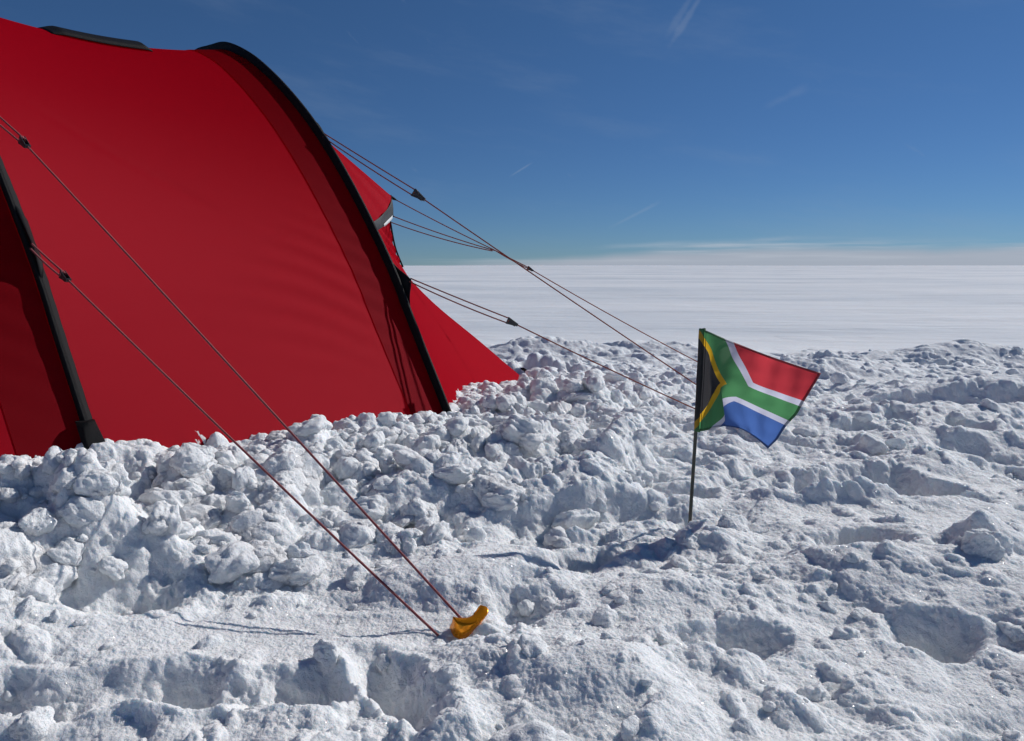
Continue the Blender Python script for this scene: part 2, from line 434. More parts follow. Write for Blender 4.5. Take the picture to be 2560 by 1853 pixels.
def lumps(x, y, cell, seed, dens, hfac=0.6, block=0.25):
    """rubble: max over random rounded blocks, one per lattice cell; dens in 0..1 may be an array."""
    gx = x / cell; gy = y / cell
    ix = np.floor(gx).astype(np.int64); iy = np.floor(gy).astype(np.int64)
    best = np.zeros_like(gx, dtype=np.float32)
    for a in (-1, 0, 1):
        for b in (-1, 0, 1):
            cx = ix + a; cy = iy + b
            r1 = _h(cx, cy, seed); r2 = _h(cx, cy, seed + 1); r3 = _h(cx, cy, seed + 2); r4 = _h(cx, cy, seed + 3); r5 = _h(cx, cy, seed + 4)
            dx = (gx - (cx + r1)).astype(np.float32); dy = (gy - (cy + r2)).astype(np.float32)
            an = r4 * np.float32(2 * PI); ca = np.cos(an); sa = np.sin(an)
            u = dx * ca + dy * sa; v = (-dx * sa + dy * ca) * (1.0 + 0.9 * r5)
            rad = 0.28 + 0.62 * r3 * r3 + 0.1
            q = (np.abs(u) ** 2.6 + np.abs(v) ** 2.6) ** (1 / 2.6) * block + np.sqrt(u * u + v * v) * (1 - block)
            q = q / rad
            tilt = 1 + (r5 - 0.5) * 0.8 * u / rad + (r1 - 0.5) * 0.6 * v / rad
            top = np.clip(1 - q ** 2.1, 0, 1) ** 0.66 * np.clip(tilt, 0.15, 2)
            h = top * rad * (0.6 + 0.7 * r2)
            keep = np.clip((dens - _h(cx, cy, seed + 5)) * 7, 0, 1)
            best = np.maximum(best, h * keep)
    return best * cell * hfac
def sstep(a, b, x):
    t = np.clip((x - a) / (b - a), 0, 1); return t * t * (3 - 2 * t)

# ---------------------------------------------------------------- where the tent stands
fA = np.array([-0.888, 1.620]); fB = np.array([-0.207, 2.400]); tC = np.array([0.092, 4.299])
AX = np.array([0.6578, 0.7532])          # along the tunnel
AD = np.array([math.cos(R(145)), math.sin(R(145))])   # across, away from the camera
fZ = fA - (fB - fA) * 1.05               # foot of the arch outside the frame
def seg_dist(x, y, a, b):
    d = b - a; t = np.clip(((x - a[0]) * d[0] + (y - a[1]) * d[1]) / (d @ d), 0, 1)
    px = x - (a[0] + d[0] * t); py = y - (a[1] + d[1] * t)
    side = (x - a[0]) * d[1] - (y - a[1]) * d[0]
    return np.sqrt(px * px + py * py), side, t

def pit(x, y, cx, cy, ax, ay, rot, dep, wx, wy, sharp=2.5):
    c, s = math.cos(rot), math.sin(rot)
    u = ((x - cx) + wx) * c + ((y - cy) + wy) * s
    v = -((x - cx) + wx) * s + ((y - cy) + wy) * c
    q = (np.abs(u / ax) ** sharp + np.abs(v / ay) ** sharp) ** (1 / sharp)
    sc_ = 1.1 / max(ax, ay)
    q = q + 0.32 * fbm(x * sc_ + 3 * cx, y * sc_ + 5 * cy, 401, 4, 0.6)
    return -dep * (1 - sstep(0.15, 1.30, q)) + 0.15 * dep * np.exp(-((q - 1.25) / 0.25) ** 2)

PITS = [  # cx, cy, half x, half y, rotation, depth
    (-0.075, 1.085, 0.035, 0.028, 0.2, 0.022), 
    (0.386, 1.60, 0.07, 0.05, 0.2, 0.035), (-0.86, 1.58, .06, .05, 0, .03),
    (-0.675, 1.215, 0.110, 0.080, 0.1, 0.080),
    (-0.44, 0.955, 0.085, 0.050, 0.1, 0.050), (-0.29, 0.950, 0.075, 0.055, -0.1, 0.055),
    (-0.155, 0.955, 0.036, 0.130, 0.55, 0.048), (-0.70, 0.93, 0.22, 0.05, 0.05, 0.045),
    (0.02, 1.20, 0.060, 0.075, -0.6, 0.030),
    (0.31, 1.055, 0.085, 0.045, 0.15, 0.040), (0.63, 1.085, 0.065, 0.052, -0.3, 0.042),
    (0.73, 1.83, 0.13, 0.10, 0.1, 0.065), (0.93, 1.86, 0.12, 0.13, 0.2, 0.075),
    (0.16, 1.60, 0.22, 0.045, 0.35, 0.040), (0.12, 1.40, 0.12, 0.05, 0.6, 0.05),
    (0.60, 2.40, 0.22, 0.12, 0.0, 0.06), (1.05, 2.75, 0.30, 0.13, 0.2, 0.07), (0.95, 2.30, .2, .08, -.2, .05),
    (1.45, 2.25, 0.22, 0.14, -0.2, 0.07), (0.45, 2.75, .2, .1, .1, .05), (1.3, 1.5, 0.12, 0.1, 0.3, 0.06),
    (1.7, 3.1, .3, .15, .2, .08), (1.0, 3.4, .3, .14, .1, .07), (2.3, 3.6, .35, .2, 0, .09), (0.98, 1.16, .10, .05, .2, .05),
    (0.95, .95, .08, .05, .2, .05), (0.55, .82, .07, .04, .2, .03),
]
MOUNDS = [ # cx, cy, sx, sy, h
    (-0.64, 1.345, 0.16, 0.05, 0.045), (-0.03, 1.02, 0.11, 0.07, 0.022), (0.10, 0.93, 0.09, 0.08, 0.030),
    (0.36, 1.46, 0.15, 0.05, 0.030), (0.55, 1.32, 0.12, 0.07, 0.035), (0.86, 1.36, 0.05, 0.05, 0.05),
    (0.66, 1.72, 0.16, 0.04, 0.03), (-0.08, 1.72, 0.16, 0.10, 0.07), (-0.10, 2.02, 0.12, 0.10, 0.06), (0.20, 1.78, .12, .07, .05),
    (0.75, 0.98, 0.06, 0.05, 0.03), (0.88, 0.85, .07, .06, .03), (1.15, 2.05, .2, .08, .04),
    (1.5, 2.7, .35, .12, .05), (2.2, 3.3, .5, .15, .07), (0.30, 1.22, .10, .06, .025),
    (1.9, 4.4, .5, .25, .10), (2.9, 4.9, .6, .25, .12), (0.25, 5.2, .8, .2, .10), (1.1, 5.3, .5, .2, .06),
]
def height(x, y):
    x = np.asarray(x, np.float64); y = np.asarray(y, np.float64)
    r = np.sqrt(x * x + y * y)
    far_edge = 5.2 + 0.5 * gnoise(x * 0.5, y * 0.5, 91) + 0.35 * gnoise(x * 2, y * 2, 92)
    near = 1 - sstep(0.0, 1.1, r - far_edge)
    # warp
    wx = 0.020 * fbm(x * 7, y * 7, 11, 3); wy = 0.020 * fbm(x * 7, y * 7, 21, 3)
    wx2 = wx + 0.0035 * fbm(x * 34, y * 34, 31, 3); wy2 = wy + 0.0035 * fbm(x * 34, y * 34, 41, 3)
    # bank of shovelled snow against the tent
    d1, s1, t1 = seg_dist(x, y, fZ, fA); d2, s2, t2 = seg_dist(x, y, fA, fB); d3, s3, t3 = seg_dist(x, y, fB, tC)
    d = np.minimum(np.minimum(d1, d2), d3)
    along = np.where(d1 <= np.minimum(d2, d3), t1 - 1, np.where(d2 <= d3, t2, 1 + t3))
    hb = np.interp(along, [-0.35, 0, 1, 1.25, 1.5, 2], [0.155, 0.112, 0.055, 0.050, 0.025, -0.035])
    wd = np.interp(along, [0, 1, 2], [0.36, 0.62, 0.36])
    dd = d + 0.06 * fbm(x * 3, y * 3, 51, 3)
    bank = hb * (0.25 * np.exp(-(dd / (0.3 * wd)) ** 2) + 0.85 * np.exp(-(np.clip(dd, 0, None) / wd) ** 2.4))
    bmask = np.exp(-(np.clip(dd, 0, None) / (wd * 1.15)) ** 3)
    # smooth slab between the pit and the stake
    slab = np.exp(-(((x + 0.30) / 0.26) ** 4 + ((y - 1.13) / 0.075) ** 4))
    slab = np.maximum(slab, 0.75 * np.exp(-(((x - 0.62) / 0.16) ** 4 + ((y - 0.97) / 0.08) ** 4)))
    slab = np.maximum(slab, 0.6 * np.exp(-(((x - 0.95) / 0.30) ** 4 + ((y - 1.62) / 0.10) ** 4)))
    pm = sstep(-0.25, 0.35, fbm(x * 1.3 + 5, y * 1.3, 61, 3))
    rough = np.clip(0.34 + 0.46 * pm + 0.95 * bmask + 0.25 * sstep(2.0, 3.5, y), 0, 1.4) * (1 - 0.9 * slab) * near
    h = 0.045 * fbm(x * 1.1, y * 1.1, 71, 2) * near * (1 - 0.6 * bmask)
    h = h + bank
    h = h - 0.07 * sstep(2.6, 4.6, y) * near
    h = h - 0.05 * (1 - near)
    for (cx, cy, a, b, ro, dep) in PITS:
        sel = (np.abs(x - cx) < 3 * max(a, b)) & (np.abs(y - cy) < 3 * max(a, b))
        if sel.any():
            h[sel] += pit(x[sel], y[sel], cx, cy, a, b, ro, dep, wx[sel] * 1.5, wy[sel] * 1.5)
    for (cx, cy, a, b, hh) in MOUNDS:
        h = h + hh * np.exp(-((x - cx + wx) / a) ** 2 - ((y - cy + wy) / b) ** 2)
    # random footprints all over the trampled area
    for k, (cell, dep) in enumerate(((0.42, 0.050), (0.27, 0.030))):
        gx = (x + wx2 * 2) / cell; gy = (y + wy2 * 2) / cell * 1.5
        ix = np.floor(gx).astype(np.int64); iy = np.floor(gy).astype(np.int64)
        acc = np.zeros_like(h)
        for a in (-1, 0, 1):
            for b in (-1, 0, 1):
                cx = ix + a; cy = iy + b
                u = gx - (cx + _h(cx, cy, 300 + 7 * k)); v = gy - (cy + _h(cx, cy, 301 + 7 * k))
                an = (_h(cx, cy, 302 + 7 * k) - .5) * 2.2; ca = np.cos(an); sa = np.sin(an)
                uu = (u * ca + v * sa) / 0.36; vv = (-u * sa + v * ca) / 0.20
                q = (np.abs(uu) ** 2.5 + np.abs(vv) ** 2.5) ** 0.4
                w = _h(cx, cy, 303 + 7 * k); w = np.where(w > 0.45, w, 0)
                acc = np.maximum(acc, (1 - sstep(0.6, 1.1, q)) * w)
        nearfg = sstep(1.25, 1.7, y)   # the foreground has its own pits above
        h = h - dep * acc * near * (1 - bmask).clip(0, 1) * (0.25 + 0.75 * nearfg)
    # rubble at several sizes
    patch = np.clip(0.35 + 0.9 * sstep(-0.15, 0.30, fbm(x * 3.3 + 9, y * 3.3, 65, 3)), 0, 1.1)
    near_b = np.clip(bmask * 1.1, 0, 1) * np.interp(along, [1.5, 1.9], [1, 0.45])
    small = np.clip(patch * (0.60 + 0.40 * pm) + 0.40 * near_b, 0, 1.1) * (1 - 0.9 * slab) * near
    h = h + lumps(x + wx * 2, y + wy * 2, 0.34, 95, 0.60 * near, 0.26, 0.1) * (0.35 + 0.65 * near_b) * (1 - slab) * sstep(0.03, 0.3, d)
    lx = x + wx2; ly = y + wy2
    big = lumps(lx, ly, 0.19, 101, 0.55 * rough * sstep(0.2, 0.9, bmask + 0.30 * pm), 0.46)
    tentoff = sstep(0.02, 0.22, d)
    h = h + 0.9 * big * (0.2 + 0.8 * tentoff)
    h = h + 0.9 * lumps(lx, ly, 0.105, 111, 0.62 * rough, 0.46) * (0.45 + 0.75 * bmask) * (0.45 + 0.55 * tentoff)
    h = h + 0.9 * lumps(lx + wx, ly - wy, 0.056, 121, 0.62 * small, 0.48) * (0.6 + 0.4 * bmask)
    h = h + lumps(lx, ly, 0.030, 131, 0.60 * small ** 1.3, 0.50) * 0.6
    h = h + lumps(lx + wx2, ly, 0.015, 141, 0.40 * small, 0.50) * 0.5
    # crisp knolls and fine crust
    h = h + 0.016 * fbm(lx * 9, ly * 9, 151, 4, 0.55) * (rough + .25) * near * (1 - .9 * slab) + 0.026 * fbm(lx * 3.6, ly * 4.4, 155, 3) * near * (1 - .9 * slab)
    h = h + 0.0042 * fbm(lx * 30, ly * 30, 161, 4, 0.55) * (0.25 + small) * near
    h = h + 0.0020 * fbm(x * 190, y * 190, 171, 3, 0.6) * near
    # wind-packed plain beyond
    far = 1 - near
    h = h + far * (0.022 * fbm(x * 0.35, y * 0.9, 181, 4, 0.5) + 0.05 * fbm(x * .15, y * .5, 185, 3) * np.clip(r / 15, 0, 1) + 0.012 * lumps(lx, ly, 0.35, 191, 0.13, 1.0)
                   * np.exp(-np.clip(r - 6, 0, None) / 5) * 4)
    h = h + far * np.clip(r / 60, 0, 1) * 0.10 * fbm(x * 0.06, y * 0.2, 201, 4, 0.5)
    h = h + sstep(40, 4000, r) * 0.0 
    return h

# ---------------------------------------------------------------- snow surface
ang = np.concatenate([np.linspace(-PI, -0.80, 110, endpoint=False), np.linspace(-0.80, 0.80, 1340), np.linspace(0.80, PI, 111)[1:]])
rr = [0.12]
while rr[-1] < 0.72: rr.append(rr[-1] * 1.02)
while rr[-1] < 6.6: rr.append(rr[-1] * 1.0016)
g = 1.0022
while rr[-1] < 30000: rr.append(rr[-1] * g); g = min(1.05, 1 + (g - 1) * 1.02)
rr = np.array(rr)
A_, R_ = np.meshgrid(ang, rr)
X = R_ * np.sin(A_); Y = R_ * np.cos(A_)
H = height(X, Y)
H[R_ > 200] *= np.clip(200 / R_[R_ > 200], 0, 1)
H += sstep(400, 4000, R_) * (1 - sstep(15000, 28000, R_)) * 9 * (0.25 + fbm(X / 2600, Y / 5000, 231, 3, 0.45))
def relief3d(X, Y, H):
    # crumble the surface along its own normal so steep faces get the same texture as flat ones
    P = np.stack([X, Y, H], -1)
    du = np.gradient(P, axis=1); dv = np.gradient(P, axis=0)
    n = np.cross(du, dv); n /= np.linalg.norm(n, axis=2)[..., None] + 1e-12
    n *= np.sign(n[..., 2:3])
    w = 1 - sstep(3.0, 6.0, np.hypot(X, Y))
    def n3(k, sd_): return (gnoise(X * k + H * k * .8, Y * k + H * k * .6, sd_) + gnoise(Y * k * .9 - H * k * .9, X * k * .5 + H * k, sd_ + 1)) * .6
    st = 1 - n[..., 2]
    a = 0.0045 * n3(42, 501) + 0.0028 * n3(90, 511) + 0.0016 * n3(200, 521)
    a = a * w * (0.30 + 0.8 * st)
    return P + n * a[..., None]
V = relief3d(X, Y, H).reshape(-1, 3)
F = grid_faces(len(rr), len(ang))
cen = np.array([[0, 0, float(H[0].mean())]])
me = big_mesh('snow_ground', V, F[:, ::-1])
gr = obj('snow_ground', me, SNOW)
tag(gr, kind='structure')
del V, F, X, Y, A_, R_, H

# ---------------------------------------------------------------- loose chunks
rng = np.random.default_rng(7)
def ico(sub):
    bm = bmesh.new(); bmesh.ops.create_icosphere(bm, subdivisions=sub, radius=1)
    bm.verts.ensure_lookup_table()
    v = np.array([p.co[:] for p in bm.verts]); f = np.array([[q.index for q in p.verts] for p in bm.faces]); bm.free()
    return v, f
def chunk_shape(v, rg, fine=False):
    n = rg.normal(size=(rg.integers(7, 12), 3)); n /= np.linalg.norm(n, axis=1)[:, None]
    dd = rg.uniform(0.66, 1.1, len(n))
    dots = v @ n.T
    rad = np.where(dots > 0.05, dd / np.maximum(dots, 0.05), 9)
    p = 4.0
    r = (np.sum(np.minimum(rad, 9) ** -p, axis=1) + 1.05 ** -p) ** (-1 / p)
    o = rg.uniform(0, 50, 3)
    P = v * r[:, None]
    for sc, am in ((1.8, 0.15), (3.6, 0.07), (8.0, 0.030)) + (((18.0, 0.012), (40.0, 0.008)) if fine else ()):
        nz = gnoise(P[:, 0] * sc + o[0] + P[:, 2] * sc * .7, P[:, 1] * sc + o[1] - P[:, 2] * sc * .6, 5) + \
             gnoise(P[:, 2] * sc + o[2], P[:, 0] * sc - P[:, 1] * sc * .5 + o[1], 6)
        P = P * (1 + am * nz[:, None])
    return P
v6, f6 = ico(6); v5, f5 = ico(5); v4, f4 = ico(4); v3, f3 = ico(3)
lib = {6: ([chunk_shape(v6, rng, True) for _ in range(12)], f6), 5: ([chunk_shape(v5, rng, True) for _ in range(10)], f5), 4: ([chunk_shape(v4, rng) for _ in range(14)], f4), 3: ([chunk_shape(v3, rng) for _ in range(14)], f3)}
def bank_points(n):
    """scatter along the tent base (distance falls off outwards)"""
    t = rng.uniform(-0.35, 2.0, n); dist = np.abs(rng.normal(0, 1, n))
    segs = [(fZ, fA), (fA, fB), (fB, tC)]
    P = []
    for k in range(n):
        i = 0 if t[k] < 0 else (1 if t[k] < 1 else 2)
        a, b = segs[i]; u = t[k] - (-1, 0, 1)[i]
        if i == 2: u = t[k] - 1
        d = b - a; nrm = np.array([d[1], -d[0]]) / np.linalg.norm(d)
        w = (0.20, 0.26, 0.30)[i] * (1 + 0.5 * u)
        P.append(a + d * u + nrm * (dist[k] * w + 0.025 + (0.06 * u if i == 2 else 0)))
    return np.array(P)
def open_points(n):
    rd = np.exp(rng.uniform(math.log(0.78), math.log(6.0), n)); an = rng.uniform(-0.8, 0.8, n)
    return np.stack([rd * np.sin(an), rd * np.cos(an)], -1)
pts = []
bp_ = bank_points(1500); sz = 0.010 + 0.060 * rng.power(0.60, 1500) ** 1.9
pts += [(p, (s if p[1] > 2.6 else min(s, 0.018 + 0.16 * float(min(seg_dist(p[0], p[1], fZ, fA)[0], seg_dist(p[0], p[1], fA, fB)[0])))), 1) for p, s in zip(bp_, sz)]
op = open_points(650); so_ = 0.004 + 0.028 * rng.power(0.30, 650) ** 1.8
pts += [(p, s * (1 + 0.18 * np.linalg.norm(p)), 0) for p, s in zip(op, so_)]
fp = open_points(700); fp = fp[np.linalg.norm(fp, axis=1) > 2.4]
pts += [(p, rng.uniform(0.015, 0.055), 0) for p in fp]
keep = []
for p, s, b in pts:
    x, y = p
    if not b:
        if abs(x + 0.30) < 0.30 and abs(y - 1.12) < 0.09: continue          # the smooth slab
        if math.hypot(x + 0.07, y - 1.11) < 0.10: continue
        if x < fB[0] + (y - fB[1]) * 0.16 and y > 2.3: continue
        if (x - fA[0]) * (fB - fA)[1] - (y - fA[1]) * (fB - fA)[0] < 0.0: continue
    if s > 0.02 and math.hypot(x - tC[0], y - tC[1]) < 0.45: continue
    if math.hypot(x - 0.386, y - 1.609) < 0.05 + s or math.hypot(x - fA[0] - .02, y - fA[1] + .03) < 0.07 + s: continue
    if math.hypot(x + 0.07, y - 1.11) < 0.08 + s: continue
    keep.append((x, y, s, b))
ka = np.array(keep)
BOULDERS = [(-0.770, 1.667, 0.047), (-0.527, 1.976, 0.033), (-0.707, 1.478, 0.050), (-0.901, 1.665, 0.028), (-0.369, 1.775, 0.055), (-0.198, 1.595, 0.067), (-0.024, 1.663, 0.065), (0.087, 1.772, 0.045), (-0.123, 1.342, 0.030), (0.015, 1.509, 0.029), (-0.357, 1.482, 0.033), (-0.579, 1.361, 0.027), (0.830, 1.297, 0.054), (0.556, 1.156, 0.032), (0.644, 0.954, 0.021), (0.212, 1.787, 0.035), (-0.229, 2.193, 0.037), (-0.118, 2.664, 0.052), (0.121, 3.085, 0.052), (0.153, 2.404, 0.047), (-1.004, 1.535, 0.043), (-1.033, 1.736, 0.039), (-0.480, 1.534, 0.034), (-0.231, 1.431, 0.028), (0.212, 1.538, 0.034), (0.345, 1.460, 0.037), (0.458, 1.511, 0.046), (0.393, 0.938, 0.031), (0.072, 0.995, 0.025), (-0.185, 1.045, 0.018), (-0.055, 1.211, 0.024), (-0.585, 0.877, 0.029),]
keep += [(x, y, s, 2) for x, y, s in BOULDERS]
ka = np.array(keep)
hz = height(ka[:, 0], ka[:, 1])
VV = []; FF = []; off = 0
for (x, y, s, b), hh in zip(keep, hz):
    ps = s / math.hypot(x, y)
    lod = 6 if b == 2 else 5 if ps > 0.022 else (4 if ps > 0.010 else 3)
    shapes, f = lib[lod]
    P = shapes[rng.integers(len(shapes))]
    q = rng.normal(size=4); q /= np.linalg.norm(q); w_, a, b2, c = q
    M = np.array([[1 - 2 * (b2 * b2 + c * c), 2 * (a * b2 - c * w_), 2 * (a * c + b2 * w_)],
                  [2 * (a * b2 + c * w_), 1 - 2 * (a * a + c * c), 2 * (b2 * c - a * w_)],
                  [2 * (a * c - b2 * w_), 2 * (b2 * c + a * w_), 1 - 2 * (a * a + b2 * b2)]])
    S = np.array([1, rng.uniform(0.6, 1.0), rng.uniform(0.40, 0.95)]) * s
    P = (P * S) @ M.T
    P[:, 2] *= 0.85
    VV.append(P + [x, y, hh + s * (rng.uniform(-0.45, 0.20) if b < 2 else -0.25)]); FF.append(f + off); off += len(P)
VV = np.concatenate(VV); FF = np.concatenate(FF)
tag(obj('snow_chunks', big_mesh('snow_chunks', VV, FF), SNOW_LUMP), 'loose broken lumps of white snow heaped along the tent and over the trampled ground', 'snow', kind='stuff')
del VV, FF

# ---------------------------------------------------------------- tent
ARCH = np.array([(-0.10, -0.12), (-0.03, 0.03), (0.0, 0.09), (0.07, 0.225), (0.155, 0.39), (0.225, 0.53), (0.33, 0.70), (0.45, 0.87), (0.57, 1.015),
                 (0.68, 1.125), (0.80, 1.225), (0.92, 1.305), (1.05, 1.36), (1.15, 1.365)])
half = catmull(ARCH, 80)
full = np.vstack([half, np.stack([2.30 - half[-2::-1, 0], half[-2::-1, 1]], -1)])   # mirrored: far side
seg = np.r_[0, np.cumsum(np.linalg.norm(np.diff(full, axis=0), axis=1))]
NA = 420
def resample(P, n):
    s = np.r_[0, np.cumsum(np.linalg.norm(np.diff(P, axis=0), axis=1))]
    t = np.linspace(0, s[-1], n)
    return np.stack([np.interp(t, s, P[:, k]) for k in range(P.shape[1])], -1)
prof = resample(full, NA)
def arch3(foot, dz=0.0, prof=prof):
    return np.stack([foot[0] + AD[0] * prof[:, 0], foot[1] + AD[1] * prof[:, 0], prof[:, 1] + dz], -1)
arcA = arch3(fA, 0.0); arcB = arch3(fB, 0.0); arcZ = arch3(fZ, 0.0)
ctr = np.array([1.15, 0.35])
def inward(P, foot, amt):
    """move arch points towards the tunnel's middle by amt (array or number)"""
    c = np.array([foot[0] + AD[0] * ctr[0], foot[1] + AD[1] * ctr[0], ctr[1]])
    d = c - P; d[:, 2] *= 1.0
    d /= np.linalg.norm(d, axis=1)[:, None]
    return P + d * np.reshape(amt, (-1, 1))
tent = empty('tent', (float(fA[0] + AD[0] * 1.1), float(fA[1] + AD[1] * 1.1), 0.0))
tag(tent, 'red tunnel tent with black pole sleeves and its base banked with broken snow', 'tent')
def panel(name, P0, f0, P1, f1, sag, n=120, m=TENT_RED, inset=0.012, t0=0.0, t1=1.0):
    rows = []
    q = np.linspace(0, 1, NA)
    top = np.sin(PI * np.clip(q, 0, 1)) ** 0.5
    for k in range(n):
        t = t0 + (t1 - t0) * k / (n - 1)
        P = P0 * (1 - t) + P1 * t; f = f0 * (1 - t) + f1 * t
        wr_ = 0.0009 * np.exp(-((q - 0.13 - 0.05 * t) / 0.07) ** 2) * sstep(0.25, 0.6, t) * np.sin(2 * PI * (q * 46 + t * 5 + 0.5 * np.sin(t * 7)))
        wr_ = wr_ + 0.0016 * np.exp(-((q - 0.36 + 0.22 * t) / 0.006) ** 2) * sstep(0.1, 0.25, t) * (1 - sstep(0.45, 0.6, t))
        rows.append(inward(P, f, inset + wr_ + sag * (1 - (2 * t - 1) ** 2) * (0.05 + 0.95 * np.sin(PI * np.clip(q, 0, 1)) ** 1.1 * (1 - 0.25 * np.sin(PI * np.clip(q, 0, 1)) ** 8))))
    return sheet(name, np.array(rows), m, tent)
panel('tent_wall', arcZ, fZ, arcA, fA, 0.080)
panel('tent_wall', arcA, fA, arcB, fB, 0.080)
# darker red strips in front of each pole sleeve, shade put into the colour
panel('shade_band', arcA, fA, arcB, fB, 0.080, n=8, m=TENT_SHADE, inset=0.0095, t0=0.875, t1=0.995)
panel('shade_band', arcZ, fZ, arcA, fA, 0.080, n=8, m=TENT_SHADE, inset=0.0095, t0=0.875, t1=0.995)
# pole sleeves
def sleeve(P, f, hw=0.0085, hh=0.019):
    c = np.array([f[0] + AD[0] * 1.15, f[1] + AD[1] * 1.15, 0.35])
    ref = P - c; ref /= np.linalg.norm(ref, axis=1)[:, None]
    th = np.linspace(0, 2 * PI, 20, endpoint=False)
    sect = np.stack([np.cos(th), np.sin(th)], -1)
    sect = np.sign(sect) * np.abs(sect) ** 0.8
    out_ = P + ref * (hh * 0.0)
    o = tube('pole_sleeve', out_, hw, SLEEVE, tent, rv=hh, ref=ref, sect=sect)
    return o
sleeve(arcA, fA, 0.0068, 0.010); sleeve(arcB, fB, 0.0075, 0.018); sleeve(arcZ, fZ)

# tail end of the tent
c0 = fB + AD * 1.03
def tp(Lg, s, zz):      # point in the tail: along axis, sideways (towards camera negative), height
    p = c0 + AX * Lg + AD * s
    return np.array([p[0], p[1], zz])
def tailP(P0, P1, n, sag, power=1.0):
    rows = []
    for k in range(n):
        t = k / (n - 1)
        rows.append(P0 * (1 - t) + P1 * t)
    rows = np.array(rows)
    return rows
def subarch(P, a, b, n):   # piece of an arch by length fraction
    s = np.r_[0, np.cumsum(np.linalg.norm(np.diff(P, axis=0), axis=1))]; s /= s[-1]
    t = np.linspace(a, b, n)
    return np.stack([np.interp(t, s, P[:, k]) for k in range(3)], -1)
TIP = tp(0.76, 0, 0.870); TIPB = tp(0.75, 0, 0.772); VB = tp(0.82, 0, 0.545); CC = np.array([tC[0], tC[1], -0.10])
arcBi = inward(arcB, fB, 0.012)
# lower walls (near and far): arch from foot to shoulder <-> ground corner up to the vent bottom
ridge = catmull([CC, np.array([-0.00, 4.18, -0.01]), np.array([-0.174, 3.994, 0.165]), np.array([-0.36, 3.80, 0.345]), np.array([-0.47, 3.66, 0.475]), VB], 40)
for sgn in (0, 1):
    a = subarch(arcBi, 0.0, 0.30, 40) if sgn == 0 else subarch(arcBi, 1.0, 0.70, 40)
    n = 36; rows = []
    cen3 = np.array([c0[0], c0[1], 0.2])
    for k in range(n):
        t = k / (n - 1)
        P = a * (1 - t) + ridge * t
        d = cen3 - P; d[:, 2] = 0; d /= np.linalg.norm(d, axis=1)[:, None]
        P = P + d * (0.050 * 4 * t * (1 - t)) * np.linspace(1, 0.6, 40)[:, None]
        rows.append(P)
    sheet('tail_wall', np.array(rows), TENT_RED, tent)
    # vent wall above it
    a2 = subarch(arcBi, 0.30, 0.44, 24) if sgn == 0 else subarch(arcBi, 0.70, 0.56, 24)
    vedge = catmull([VB, tp(0.775, 0, 0.64), TIPB], 24)
    rows = []
    for k in range(60):
        t = k / 59
        P = a2 * (1 - t) + vedge * t
        fold = 0.010 * np.sin(np.linspace(0, 1, 24) * 26 + t * 6) * t * (1 - 0.3 * t) * np.linspace(1, .6, 24)
        d = cen3 - P; d[:, 2] = 0; d /= np.linalg.norm(d, axis=1)[:, None]
        P = P + d * (0.03 * 4 * t * (1 - t) + fold)[:, None]
        rows.append(P)
    sheet('vent_wall', np.array(rows), TENT_RED, tent)
    # hood above the vent
    a3 = subarch(arcBi, 0.36, 0.5, 30) if sgn == 0 else subarch(arcBi, 0.64, 0.5, 30)
    s_ = -1 if sgn == 0 else 1
    rim = catmull([tp(0.10, s_ * 0.50, 0.665), tp(0.207, s_ * 0.42, 0.687), tp(0.356, s_ * 0.32, 0.719), tp(0.496, s_ * 0.22, 0.756), tp(0.632, s_ * 0.12, 0.805), tp(0.714, s_ * 0.05, 0.848), TIP], 30)
    rows = []
    for k in range(50):
        t = k / 49
        P = a3 * (1 - t) + rim * t
        fold = 0.004 * np.sin(np.linspace(0, 1, 30) * 34 + t * 3) * t
        P = P.copy(); P[:, 2] += 0.004 * 4 * t * (1 - t) + fold
        rows.append(P)
    sheet('vent_hood', np.array(rows), TENT_RED, tent)
    # dark edging below the rim
    low = rim.copy(); q = np.linspace(0, 1, 30)
    low[:, 2] -= 0.032 + 0.060 * q ** 2
    low[:, :2] += (AX * 0.012)[None] * np.linspace(0.2, 1, 30)[:, None]
    w = np.linspace(0, 1, 10)[:, None, None]
    rim2 = rim + np.array([AX[0], AX[1], 0]) * 0.004
    E = rim2[None] * (1 - w) + low[None] * w
    E = E + np.array([AX[0], AX[1], 0])[None, None] * (0.006 * np.sin(q * 18)[None, :, None] * np.sin(PI * w))
    sheet('hood_edging', E, TRIM_GREY, tent, thick=0.0015)
    if sgn == 0:
        Lb = E[7:10, 15:22] + np.array([0.004, -0.004, -0.001])
        sheet('care_label', Lb, LABEL, tent, thick=0.0008)
# zip line down the vent
tube('zip', catmull([TIPB, tp(0.779, 0, 0.64), tp(0.824, 0, 0.545)], 14), 0.004, BLACK_FAB, tent, n=8)
# thin seam cord on the tail wall beside the sleeve
# ridge vent cover on the roof
def roof_pt(u, q, lift=0.0):
    """u: 0 at arch A .. 1 at arch B; q: index along arch 0..1"""
    P = arcA * (1 - u) + arcB * u; f = fA * (1 - u) + fB * u
    top = np.sin(PI * q) ** 0.5
    S = inward(P, f, 0.012 + 0.080 * (1 - (2 * u - 1) ** 2) * (0.05 + 0.95 * np.abs(np.sin(PI * np.linspace(0, 1, NA))) ** 1.1 * (1 - 0.25 * np.sin(PI * np.linspace(0, 1, NA)) ** 8)))
    p = subarch(S, q, q + 1e-4, 2)[0]
    c = np.array([f[0] + AD[0] * 1.15, f[1] + AD[1] * 1.15, 0.35]); d = p - c; d /= np.linalg.norm(d)
    return p + d * lift

